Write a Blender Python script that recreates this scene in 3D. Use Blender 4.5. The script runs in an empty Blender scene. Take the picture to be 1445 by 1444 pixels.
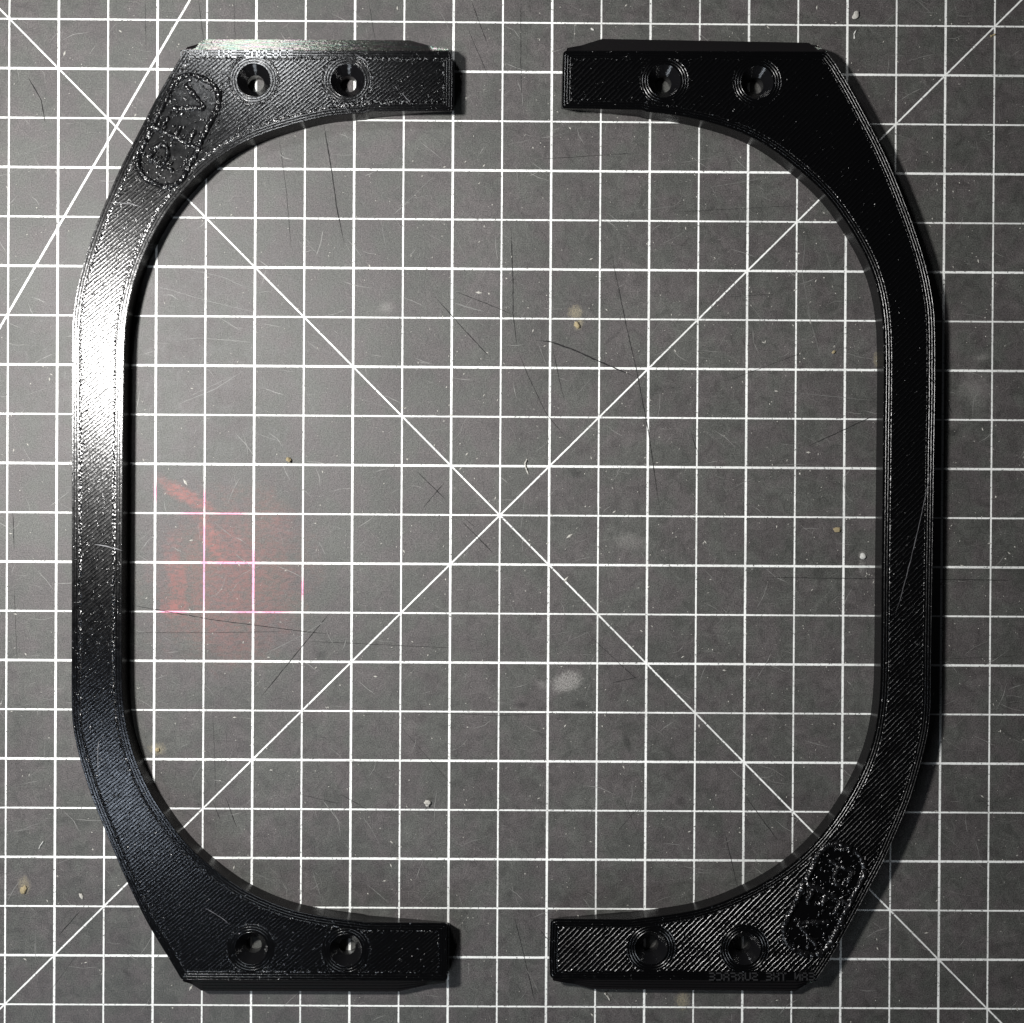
import bpy, bmesh, math, random
import numpy as np
from mathutils import Matrix, Vector
from mathutils.geometry import delaunay_2d_cdt

# ------------------------------------------------------------------ scene, camera, light
scene = bpy.context.scene
COL = scene.collection
MM = 0.001
CELL = 12.7                      # half-inch printed grid, mm
H = 5.0                          # bracket thickness, mm

F_PX, PPX, PPY = 1500.0, 722.5, 722.0
RV = np.array([3.21843129e-03, 3.50976920e-03, -6.24757147e-03])
CAM = np.array([2.16477524, 1.86409836, 274.420623])     # mm


def rodrigues(r):
    t = np.linalg.norm(r); k = r / t
    K = np.array([[0, -k[2], k[1]], [k[2], 0, -k[0]], [-k[1], k[0], 0]])
    return np.eye(3) + math.sin(t) * K + (1 - math.cos(t)) * K @ K


RC = rodrigues(RV)               # world -> camera


def at(px, py, z=0.0):
    """photo pixel -> point (mm) on the horizontal plane z"""
    d = RC.T @ np.array([(px - PPX) / F_PX, -(py - PPY) / F_PX, -1.0])
    s = (z - CAM[2]) / d[2]
    return CAM + s * d


cam_d = bpy.data.cameras.new("camera")
cam = bpy.data.objects.new("camera", cam_d)
COL.objects.link(cam)
m4 = Matrix([list(RC.T[0]) + [CAM[0] * MM], list(RC.T[1]) + [CAM[1] * MM],
             list(RC.T[2]) + [CAM[2] * MM], [0, 0, 0, 1]])
cam.matrix_world = m4
cam_d.sensor_width = 36.0
cam_d.lens = F_PX / 1445.0 * 36.0
cam_d.clip_start = 0.01
cam_d.clip_end = 20.0
scene.camera = cam

world = bpy.data.worlds.new("World")
scene.world = world
world.use_nodes = True
bgn = world.node_tree.nodes["Background"]
bgn.inputs[0].default_value = (0.85, 0.9, 1.0, 1)
bgn.inputs[1].default_value = 0.012


def area_light(name, loc, target, size, power, color, size_y=None):
    d = bpy.data.lights.new(name, 'AREA')
    d.energy = power
    d.color = color
    d.shape = 'DISK' if size_y is None else 'RECTANGLE'
    d.size = size
    if size_y is not None:
        d.size_y = size_y
    o = bpy.data.objects.new(name, d)
    COL.objects.link(o)
    o.location = [v * MM for v in loc]
    dirv = Vector(target) - Vector(loc)
    o.rotation_euler = dirv.to_track_quat('-Z', 'Y').to_euler()
    return o


area_light("desk_lamp_light", (-172, 66, 240), (0, 0, 0), 0.032, 1.95, (1.0, 0.985, 0.965))
area_light("second_lamp_light", (-119, 225, 219), (0, 0, 0), 0.040, 0.21, (0.96, 0.98, 1.0))
area_light("added_sheen_light", (-194, -143, 274), (0, -30, 0), 0.026, 0.06, (0.74, 0.84, 1.0))  # small cool disc, added for the lower-left sheen and lit infill lines
area_light("added_glint_light", (-230, -480, 200), (0, 0, 0), 0.20, 1.0, (0.85, 0.92, 1.0))  # low unseen disc to the south, added to put glints in the countersinks

vs = scene.view_settings
vs.view_transform = 'Standard'
vs.look = 'None'
vs.exposure = 0.0
vs.gamma = 1.0
vs.use_curve_mapping = False
scene.cycles.max_bounces = 4
scene.cycles.diffuse_bounces = 2
scene.cycles.glossy_bounces = 3

rng = random.Random(7)
nrg = np.random.default_rng(11)


# ------------------------------------------------------------------ node helper
class NT:
    def __init__(self, name):
        self.mat = bpy.data.materials.new(name)
        self.mat.use_nodes = True
        self.t = self.mat.node_tree
        self.bsdf = self.t.nodes["Principled BSDF"]
        self.cache = {}
        self.dim = '3D'

    def n(self, kind, **kw):
        nd = self.t.nodes.new(kind)
        for k, v in kw.items():
            setattr(nd, k, v)
        return nd

    def put(self, sock, v):
        if isinstance(v, bpy.types.NodeSocket):
            self.t.links.new(v, sock)
        elif isinstance(v, (tuple, list)) and sock.type == 'RGBA' and len(v) == 3:
            sock.default_value = (*v, 1)
        else:
            sock.default_value = v

    def m(self, op, a, b=None, c=None, clamp=False):
        nd = self.n('ShaderNodeMath', operation=op, use_clamp=clamp)
        self.put(nd.inputs[0], a)
        if b is not None: self.put(nd.inputs[1], b)
        if c is not None: self.put(nd.inputs[2], c)
        return nd.outputs[0]

    def v(self, op, a, b=None, s=None):
        nd = self.n('ShaderNodeVectorMath', operation=op)
        self.put(nd.inputs[0], a)
        if b is not None: self.put(nd.inputs[1], b)
        if s is not None: self.put(nd.inputs['Scale'], s)
        return nd.outputs[1] if op in ('LENGTH', 'DOT_PRODUCT', 'DISTANCE') else nd.outputs[0]

    def xyz(self, v):
        nd = self.n('ShaderNodeSeparateXYZ'); self.put(nd.inputs[0], v)
        return nd.outputs

    def comb(self, x, y, z):
        nd = self.n('ShaderNodeCombineXYZ')
        for i, q in enumerate((x, y, z)): self.put(nd.inputs[i], q)
        return nd.outputs[0]

    def noise(self, vec, scale, detail=2.0, rough=0.5, dist=0.0, col=False):
        key = (vec.as_pointer(), scale, detail, rough, dist)
        if key in self.cache:
            return self.cache[key].outputs['Color' if col else 'Fac']
        nd = self.n('ShaderNodeTexNoise', noise_dimensions=self.dim)
        self.cache[key] = nd
        self.put(nd.inputs['Vector'], vec)
        nd.inputs['Scale'].default_value = scale
        nd.inputs['Detail'].default_value = detail
        nd.inputs['Roughness'].default_value = rough
        nd.inputs['Distortion'].default_value = dist
        return nd.outputs['Color' if col else 'Fac']

    def ss(self, x, lo, hi, o0=0.0, o1=1.0):
        nd = self.n('ShaderNodeMapRange', interpolation_type='SMOOTHSTEP')
        self.put(nd.inputs[0], x)
        for i, q in enumerate((lo, hi, o0, o1)): self.put(nd.inputs[i + 1], q)
        return nd.outputs[0]

    def mix(self, f, a, b):
        nd = self.n('ShaderNodeMix', data_type='RGBA')
        self.put(nd.inputs[0], f)
        self.put(nd.inputs[6], a); self.put(nd.inputs[7], b)
        return nd.outputs[2]

    def mm_pos(self):
        g = self.n('ShaderNodeNewGeometry')
        return self.v('SCALE', g.outputs['Position'], s=1000.0)

    def gloss(self, base, rough, nrm):
        """black plastic: faint diffuse under a short-tailed Beckmann gloss"""
        df = self.n('ShaderNodeBsdfDiffuse'); self.put(df.inputs['Color'], base); self.put(df.inputs['Normal'], nrm)
        gl = self.n('ShaderNodeBsdfGlossy', distribution='BECKMANN')
        gl.inputs['Color'].default_value = (1, 1, 1, 1)
        self.put(gl.inputs['Roughness'], rough); self.put(gl.inputs['Normal'], nrm)
        g2 = self.n('ShaderNodeBsdfGlossy', distribution='BECKMANN')
        g2.inputs['Color'].default_value = (1, 1, 1, 1)
        self.put(g2.inputs['Roughness'], self.m('ADD', rough, 0.14)); self.put(g2.inputs['Normal'], nrm)
        gm = self.n('ShaderNodeMixShader'); gm.inputs[0].default_value = 0.24
        self.put(gm.inputs[1], gl.outputs[0]); self.put(gm.inputs[2], g2.outputs[0])
        fr = self.n('ShaderNodeFresnel'); fr.inputs['IOR'].default_value = 1.5
        self.put(fr.inputs['Normal'], nrm)
        mx = self.n('ShaderNodeMixShader')
        self.put(mx.inputs[0], fr.outputs[0]); self.put(mx.inputs[1], df.outputs[0]); self.put(mx.inputs[2], gm.outputs[0])
        self.put(self.t.nodes['Material Output'].inputs['Surface'], mx.outputs[0])
        return self.mat

    def out(self, **kw):
        for k, v in kw.items():
            self.put(self.bsdf.inputs[k.replace('_', ' ')], v)
        return self.mat


# ------------------------------------------------------------------ materials
STAIN_BOXES = []                 # px rectangles of the mat that carry stains


def mat_cutting_mat(stains):
    N = NT("cutting_mat_pvc_stained" if stains else "cutting_mat_pvc")
    N.dim = '2D'
    p = N.mm_pos()
    x, y, z = N.xyz(p)
    wob = N.noise(p, 0.9, 3.0)                               # slightly uneven print edge
    wobm = N.m('MULTIPLY', N.m('SUBTRACT', wob, 0.5), 0.10)

    def grid(c):
        u = N.m('DIVIDE', c, CELL)
        k = N.m('ROUND', u)
        d = N.m('MULTIPLY', N.m('ABSOLUTE', N.m('SUBTRACT', u, k)), CELL)
        odd = N.m('ABSOLUTE', N.m('MODULO', k, 2.0))
        half = N.m('ADD', N.m('MULTIPLY', odd, 0.08), 0.205)
        return N.m('SUBTRACT', N.m('ADD', d, wobm), half)

    def line(a, b, c, half):                                  # a x + b y + c, unit normal
        d = N.m('ABSOLUTE', N.m('ADD', N.m('ADD', N.m('MULTIPLY', x, a), N.m('MULTIPLY', y, b)), c))
        return N.m('SUBTRACT', N.m('ADD', d, wobm), half)
    s = math.sqrt(0.5)
    p0, p1 = at(0, 462), at(268, 0)
    dx, dy = p1[0] - p0[0], p1[1] - p0[1]
    L = math.hypot(dx, dy)
    a60, b60 = dy / L, -dx / L
    c60 = -(a60 * p0[0] + b60 * p0[1])
    sd = grid(x)
    for q in (grid(y), line(s, s, 0, 0.20), line(s, -s, 0, 0.20), line(a60, b60, c60, 0.26)):
        sd = N.m('MINIMUM', sd, q)
    lm = N.ss(sd, -0.045, 0.045, 1.0, 0.0)
    # worn print: nicks
    nick = N.noise(p, 1.7, 4.0, 0.7)
    lm = N.m('MULTIPLY', lm, N.ss(nick, 0.33, 0.40))
    fade = N.noise(p, 0.05, 2.0)
    lm = N.m('MULTIPLY', lm, N.ss(fade, 0.3, 0.6, 0.78, 1.0))

    # base: mottled charcoal vinyl
    big = N.noise(p, 0.035, 4.0, 0.6)
    mid = N.noise(p, 0.32, 4.0, 0.68, 0.6)
    fine = N.noise(p, 3.2, 3.0, 0.7)
    hue = N.noise(N.v('ADD', p, (310.0, 90.0, 0.0)), 0.11, 3.0)
    base = N.mix(N.ss(hue, 0.35, 0.65), (0.0540, 0.0550, 0.0505), (0.0585, 0.0530, 0.0525))
    val = N.m('ADD', N.m('MULTIPLY', N.m('SUBTRACT', mid, 0.5), 1.1), 1.0)
    val = N.m('MULTIPLY', val, N.m('ADD', N.m('MULTIPLY', N.m('SUBTRACT', fine, 0.5), 2.9), 1.0))
    val = N.m('MULTIPLY', val, N.m('ADD', N.m('MULTIPLY', N.m('SUBTRACT', big, 0.5), 0.7), 1.0))
    base = N.v('SCALE', base, s=val)

    def blob(px, py, rx, ry, ang=0.0, soft=0.5, nscale=0.25, namp=0.6):
        rr = max(rx, ry) * 2.0 + 4
        STAIN_BOXES.append((px - rr, py - rr, px + rr, py + rr))
        c = at(px, py)
        k = CELL / 69.5
        mp = N.n('ShaderNodeMapping', vector_type='TEXTURE')
        N.put(mp.inputs['Vector'], p)
        mp.inputs['Location'].default_value = (c[0], c[1], 0)
        mp.inputs['Rotation'].default_value = (0, 0, math.radians(ang))
        mp.inputs['Scale'].default_value = (rx * k, ry * k, 1)
        r = N.v('LENGTH', mp.outputs[0])
        nz = N.noise(p, 0.25 if nscale < 0.6 else 1.3, 3.0, 0.7)
        r = N.m('ADD', r, N.m('MULTIPLY_ADD', nz, namp * 2, -namp))
        return N.ss(r, 1.0 - soft, 1.0 + soft * 0.4, 1.0, 0.0)

    def union(lst):
        r = lst[0]
        for q in lst[1:]:
            r = N.m('MAXIMUM', r, q)
        return r
    white = (0.75, 0.76, 0.74)
    if stains:
        # pink marker smear
        pink = union([blob(262, 700, 50, 12, -28, .7), N.m('MULTIPLY', blob(300, 765, 16, 60, 25, .7), 0.9),
                      N.m('MULTIPLY', blob(335, 785, 34, 60, 30, .8), 0.6), N.m('MULTIPLY', blob(250, 815, 20, 60, 4, .7), 0.7),
                      blob(248, 858, 22, 20, 0, .7), N.m('MULTIPLY', blob(375, 830, 50, 75, 10, .9), 0.42),
                      N.m('MULTIPLY', blob(385, 740, 30, 60, 25, .9), 0.4), N.m('MULTIPLY', blob(300, 880, 60, 40, 0, .9), 0.4),
                      N.m('MULTIPLY', blob(330, 848, 70, 25, 0, .9), 0.55),
                      N.m('MULTIPLY', blob(325, 815, 105, 115, -20, .8), 0.5), N.m('MULTIPLY', blob(330, 905, 60, 40, 0, .9), 0.35)])
        grain = N.ss(N.noise(N.v('MULTIPLY', p, (0.45, 1.0, 1.0)), 1.1, 4.0, 0.75), 0.40, 0.60)
        pinkm = N.m('MULTIPLY', pink, N.m('ADD', N.m('MULTIPLY', grain, 0.7), 0.3))
        base = N.mix(N.m('MULTIPLY', pinkm, 0.9), base, (0.185, 0.066, 0.058))
        pl = union([blob(288, 760, 6, 26, 0, .5, 0.25, 0.35), blob(288, 805, 6, 70, 0, .6, 0.25, 0.35), blob(357, 815, 6, 55, 0, .5, 0.25, 0.35), blob(330, 794, 40, 5, 0, .6, 0.25, 0.35),
                    blob(272, 724, 22, 5, 0, .6, 0.25, 0.35), blob(325, 724, 26, 5, 0, .6, 0.25, 0.35), blob(245, 863, 26, 5, 0, .5, 0.25, 0.35), blob(345, 863, 28, 5, 0, .6, 0.25, 0.35),
                    blob(288, 705, 5, 14, 0, .5, 0.25, 0.35), blob(219, 695, 5, 14, 0, .6, 0.25, 0.35), blob(427, 830, 5, 16, 0, .6, 0.25, 0.35), blob(385, 863, 26, 5, 0, .7, 0.25, 0.35)])
        white = N.mix(N.m('MULTIPLY', pl, 0.95), (0.75, 0.76, 0.74), (0.84, 0.30, 0.46))
        # chalky scuffs and oil marks
        scuff = union([blob(800, 962, 24, 15, 20, .5, 1.2, 0.5), N.m('MULTIPLY', blob(888, 765, 26, 14, 0, .8, 1.0, .7), 0.4),
                       N.m('MULTIPLY', blob(1375, 548, 24, 26, 0, .9, 1.0, .7), 0.45), N.m('MULTIPLY', blob(768, 966, 10, 7, 0, .8, 1.0), 0.4),
                       blob(1217, 784, 6, 6, 0, .5, 2.0, .4), N.m('MULTIPLY', blob(1216, 800, 5, 12, 0, .8, 1.5), 0.5),
                       N.m('MULTIPLY', blob(545, 434, 12, 9, 0, .8, 1.5), 0.4), N.m('MULTIPLY', blob(1385, 505, 14, 6, 10, .8, 1.5), 0.4)])
        sg = N.ss(N.noise(p, 3.0, 4.0, 0.75), 0.30, 0.66)
        base = N.mix(N.m('MULTIPLY', N.m('MULTIPLY', scuff, sg), 0.75), base, (0.30, 0.29, 0.275))
        tan = union([blob(812, 441, 11, 10, 0, .6, 1.5, .5), blob(817, 458, 6, 9, -30, .6, 1.5, .5), blob(963, 1412, 10, 14, 0, .8, 1.2, .7),
                     blob(34, 1250, 9, 14, 0, .8, 1.2, .6), blob(1237, 508, 5, 12, 0, .8, 1.5, .6), blob(222, 1057, 12, 9, 0, .8, 1.6, .6)])
        base = N.mix(N.m('MULTIPLY', N.m('MULTIPLY', tan, sg), 0.7), base, (0.27, 0.235, 0.15))
        dark = union([blob(812, 668, 13, 8, -20, .8, 1.0), blob(735, 995, 10, 5, 0, .8), blob(885, 1048, 5, 16, 20, .7, 1.2), blob(820, 995, 14, 7, 0, .8),
                      blob(452, 925, 9, 9, 0, .8), blob(178, 1372, 9, 4, -40, .8), blob(960, 1130, 8, 7, 0, .8), blob(1345, 610, 14, 5, 0, .8)])
        base = N.v('SCALE', base, s=N.m('SUBTRACT', 1.0, N.m('MULTIPLY', dark, 0.45)))

    col = N.mix(lm, base, white)
    bump = N.n('ShaderNodeBump')
    bump.inputs['Strength'].default_value = 0.32
    bump.inputs['Distance'].default_value = 0.00012
    hgt = N.m('ADD', N.m('ADD', N.noise(p, 5.0, 3.0, 0.7), N.m('MULTIPLY', N.noise(p, 0.9, 3.0), 1.3)), N.m('MULTIPLY', lm, 0.25))
    N.put(bump.inputs['Height'], hgt)
    rough = N.m('ADD', 0.60, N.m('MULTIPLY', N.m('SUBTRACT', mid, 0.5), 0.3))
    return N.out(Base_Color=col, Roughness=rough, Specular_IOR_Level=0.5, Normal=bump.outputs[0])


def mat_top(name, hatch_deg, period, amp, steep, rgh, emblem):
    """printed top face: three perimeter beads along every edge, diagonal infill beads inside"""
    N = NT(name)
    N.dim = '2D'
    p = N.mm_pos()
    at_n = N.n('ShaderNodeAttribute', attribute_name="edge")
    dist, gx, gy = N.xyz(at_n.outputs['Vector'])
    x, y, z = N.xyz(p)
    a = math.radians(hatch_deg)
    nx, ny = -math.sin(a), math.cos(a)                     # across the beads
    wav = N.m('MULTIPLY', N.m('SUBTRACT', N.noise(p, 0.55, 3.0), 0.5), 0.42)
    ph = N.m('ADD', N.m('DIVIDE', N.m('ADD', N.m('MULTIPLY', x, nx), N.m('MULTIPLY', y, ny)), period), wav)
    patch = N.noise(p, 0.16, 3.0, 0.6)
    along = N.noise(N.v('ADD', p, (77.0, 13.0, 4.0)), 1.6, 3.0, 0.7)
    A = N.m('MULTIPLY', N.ss(patch, 0.25, 0.7, 0.85, 1.1), N.ss(along, 0.25, 0.75, 0.7, 1.15))
    def bead(phase, a1, a2):
        sn = N.m('MULTIPLY_ADD', N.m('FRACT', phase), 2.0, -1.0)      # round crown, sharp valley between beads
        s3 = N.m('MULTIPLY', N.m('MULTIPLY', sn, sn), sn)
        s5 = N.m('MULTIPLY', N.m('MULTIPLY', s3, sn), sn)
        if amp < 0.2:                                            # flatter crowns, narrow valleys
            s5 = N.m('MULTIPLY', N.m('MULTIPLY', s3, s3), s3)
        return N.m('ADD', N.m('MULTIPLY', sn, a1), N.m('MULTIPLY', s5, a2))
    sh = N.m('MULTIPLY', bead(ph, amp, steep), A)
    wp = N.m('MULTIPLY', N.m('SUBTRACT', N.noise(p, 0.8, 3.0), 0.5), 0.16)
    pp = N.m('ADD', N.m('DIVIDE', dist, 0.66), wp)
    sp = N.m('MULTIPLY', bead(pp, amp * 1.2, steep * 1.1), N.ss(along, 0.25, 0.75, 0.6, 1.3))
    inf = N.ss(dist, 1.90, 2.15)
    hx = N.m('MULTIPLY', sh, nx); hy = N.m('MULTIPLY', sh, ny)
    px_ = N.m('MULTIPLY', sp, gx); py_ = N.m('MULTIPLY', sp, gy)

    def lerp(u, v):
        return N.m('ADD', N.m('MULTIPLY', u, N.m('SUBTRACT', 1.0, inf)), N.m('MULTIPLY', v, inf))
    # blobs where infill beads turn round, scattered nodules, fine grain
    seam = N.m('MULTIPLY', N.ss(dist, 1.5, 1.95), N.ss(dist, 2.2, 2.7, 1.0, 0.0))
    nz = N.v('SUBTRACT', N.noise(p, 1.9, 2.0, 0.6, col=True), (0.5, 0.5, 0.5))
    nod = N.v('SUBTRACT', N.noise(p, 2.6, 1.0, 0.5, col=True), (0.5, 0.5, 0.5))
    nodm = N.ss(N.noise(N.v('ADD', p, (9.0, 31.0, 2.0)), 0.75, 4.0, 0.75), 0.60, 0.72)
    fg = N.v('SUBTRACT', N.noise(p, 7.0, 2.0, 0.6, col=True), (0.5, 0.5, 0.5))
    # the field of the emblem is printed over a gap: no clean beads, only nodules
    ec = at(*emblem[0], H)
    ea = math.atan2(-emblem[1][1], emblem[1][0])
    mp = N.n('ShaderNodeMapping', vector_type='TEXTURE')
    N.put(mp.inputs['Vector'], p)
    mp.inputs['Location'].default_value = (ec[0], ec[1], H)
    mp.inputs['Rotation'].default_value = (0, 0, ea)
    eu, ew, _ = N.xyz(mp.outputs[0])
    ed = N.v('LENGTH', N.comb(N.m('MAXIMUM', N.m('SUBTRACT', N.m('ABSOLUTE', eu), 8.2), 0.0), ew, 0.0))
    em = N.ss(ed, 6.4, 7.6, 1.0, 0.0)
    keep = N.m('SUBTRACT', 1.0, N.m('MULTIPLY', em, 0.96))
    px_, py_, hx, hy = (N.m('MULTIPLY', q, keep) for q in (px_, py_, hx, hy))
    amt = N.m('ADD', N.m('ADD', N.m('MULTIPLY', seam, 1.0), 0.12), N.m('MULTIPLY', em, -0.05))
    tot = N.v('ADD', N.v('SCALE', nz, s=amt), N.v('SCALE', nod, s=N.m('MULTIPLY', nodm, 2.6)))
    tot = N.v('ADD', tot, N.v('SCALE', fg, s=N.m('MULTIPLY_ADD', em, -0.09, 0.12)))
    tx, ty, _ = N.xyz(tot)
    sx = N.m('ADD', lerp(px_, hx), tx)
    sy = N.m('ADD', lerp(py_, hy), ty)
    nrm = N.v('NORMALIZE', N.comb(N.m('MULTIPLY', sx, -1.0), N.m('MULTIPLY', sy, -1.0), 1.0))
    rough = N.m('ADD', rgh, N.m('MULTIPLY', N.noise(p, 0.55, 3.0), 0.12))
    return N.gloss((0.0015, 0.0015, 0.0017), rough, nrm)


def mat_layers(name, base=(0.005, 0.0048, 0.005), amp=0.5, rough=0.24, film=0.0, zper=0.28, spec=0.5):
    """side walls / chamfers: stacked print layers"""
    N = NT(name)
    g = N.n('ShaderNodeNewGeometry')
    p = N.v('SCALE', g.outputs['Position'], s=1000.0)
    x, y, z = N.xyz(p)
    w = N.m('MULTIPLY', N.noise(N.comb(N.m('MULTIPLY', x, 0.12), N.m('MULTIPLY', y, 0.12), N.m('MULTIPLY', z, 2.0)), 1.5, 3.0), 0.8)
    s = N.m('MULTIPLY', N.m('SINE', N.m('MULTIPLY', N.m('ADD', N.m('DIVIDE', z, zper), w), 2 * math.pi)), amp)
    streak = N.noise(N.comb(N.m('MULTIPLY', x, 0.10), N.m('MULTIPLY', y, 2.6), N.m('MULTIPLY', z, 4.0)), 1.2, 4.0, 0.7)
    s = N.m('ADD', s, N.m('MULTIPLY', N.m('SUBTRACT', streak, 0.5), amp * 0.8))
    nz = N.v('SUBTRACT', N.noise(p, 2.4, 3.0, 0.7, col=True), (0.5, 0.5, 0.5))
    add = N.v('ADD', N.comb(0.0, 0.0, s), N.v('SCALE', nz, s=0.28))
    nrm = N.v('NORMALIZE', N.v('ADD', g.outputs['Normal'], add))
    kw = {}
    if film:
        kw = dict(Thin_Film_Thickness=N.m('ADD', film, N.m('MULTIPLY', streak, 420.0)), Thin_Film_IOR=1.55)
    return N.out(Base_Color=base, Roughness=rough, Specular_IOR_Level=spec, Normal=nrm, **kw)


def mat_rings():
    """countersunk cone with machine-like rings"""
    N = NT("black_plastic_hole")
    g = N.n('ShaderNodeNewGeometry')
    p = N.v('SCALE', g.outputs['Position'], s=1000.0)
    x, y, z = N.xyz(p)
    s = N.m('MULTIPLY', N.m('SINE', N.m('MULTIPLY', N.m('DIVIDE', z, 0.24), 2 * math.pi)), 0.16)
    nz = N.v('SUBTRACT', N.noise(p, 1.6, 2.0, 0.6, col=True), (0.5, 0.5, 0.5))
    nrm = N.v('NORMALIZE', N.v('ADD', g.outputs['Normal'], N.v('ADD', N.comb(0.0, 0.0, s), N.v('SCALE', nz, s=0.22))))
    return N.out(Base_Color=(0.004, 0.004, 0.0045), Roughness=0.13, Normal=nrm)


def mat_rough_plastic():
    N = NT("black_plastic_nodules")
    g = N.n('ShaderNodeNewGeometry')
    p = N.v('SCALE', g.outputs['Position'], s=1000.0)
    nz = N.v('SUBTRACT', N.noise(p, 1.9, 2.0, 0.6, col=True), (0.5, 0.5, 0.5))
    nrm = N.v('NORMALIZE', N.v('ADD', g.outputs['Normal'], N.v("SCALE", nz, s=2.1)))
    return N.out(Base_Color=(0.005, 0.005, 0.0055), Roughness=0.2, Normal=nrm)


def mat_simple(name, col, rough, spec=0.5, nscale=0.0, namp=0.0, nsize=1.0):
    N = NT(name)
    p = N.mm_pos()
    v = N.m('ADD', 1.0 - nscale * 0.5, N.m('MULTIPLY', N.noise(p, nsize, 3.0), nscale))
    c = N.v('SCALE', N.comb(*col), s=v)
    return N.out(Base_Color=c, Roughness=rough, Specular_IOR_Level=spec)


M_MAT = mat_cutting_mat(False)
M_MAT_S = mat_cutting_mat(True)
M_TOP_L = mat_top("black_plastic_top_fine_infill", 40, 0.80, 0.06, 0.55, 0.15, ((252, 185), (0.43, -0.90)))
M_TOP_R = mat_top("black_plastic_top_coarse_infill", 45, 1.0, 0.52, 0.36, 0.20, ((1163, 1270), (-0.43, 0.90)))
M_WALL = mat_layers("black_plastic_layers", amp=0.2, spec=0.16)
M_CHAM = mat_layers("black_plastic_chamfer", base=(0.006, 0.0055, 0.006), amp=0.10, rough=0.22, film=260.0, zper=0.42)
M_HOLE = mat_rings()
M_NOD = mat_rough_plastic()
M_TEXT = mat_simple("smooth_imprint_plastic", (0.024, 0.024, 0.025), 0.2, 1.0)
M_SCR = mat_simple("pale_scratch", (0.13, 0.13, 0.137), 0.5, 0.4, 0.8, 0, 2.0)
M_CUT = mat_simple("knife_cut_dark", (0.012, 0.012, 0.012), 0.8, 0.2, 0.8, 0, 1.5)
M_LCUT = mat_simple("knife_cut_pale", (0.13, 0.13, 0.125), 0.6, 0.4, 1.0, 0, 1.0)
M_DUST = mat_simple("pale_dust", (0.36, 0.35, 0.32), 0.8, 0.3, 0.6, 0, 1.5)
M_TAN = mat_simple("tan_crumb", (0.25, 0.205, 0.12), 0.7, 0.3, 0.7, 0, 2.5)
M_WHITE = mat_simple("white_crumb", (0.42, 0.42, 0.40), 0.6, 0.3, 0.5, 0, 2.5)


# ------------------------------------------------------------------ object helpers
def link(name, me, mats=(), parent=None):
    o = bpy.data.objects.new(name, me)
    COL.objects.link(o)
    for mt in mats:
        me.materials.append(mt)
    if parent is not None:
        o.parent = parent
    return o


def mesh(name, verts, faces, smooth=False):
    """verts in mm"""
    me = bpy.data.meshes.new(name)
    me.from_pydata([tuple(float(c) * MM for c in v) for v in verts], [], [tuple(int(i) for i in f) for f in faces])
    me.update()
    if smooth:
        me.polygons.foreach_set("use_smooth", [True] * len(me.polygons))
    return me


def tag(o, label, cat, group=None, kind=None):
    if label: o["label"] = label
    if cat: o["category"] = cat
    if group: o["group"] = group
    if kind: o["kind"] = kind
    return o


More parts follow.
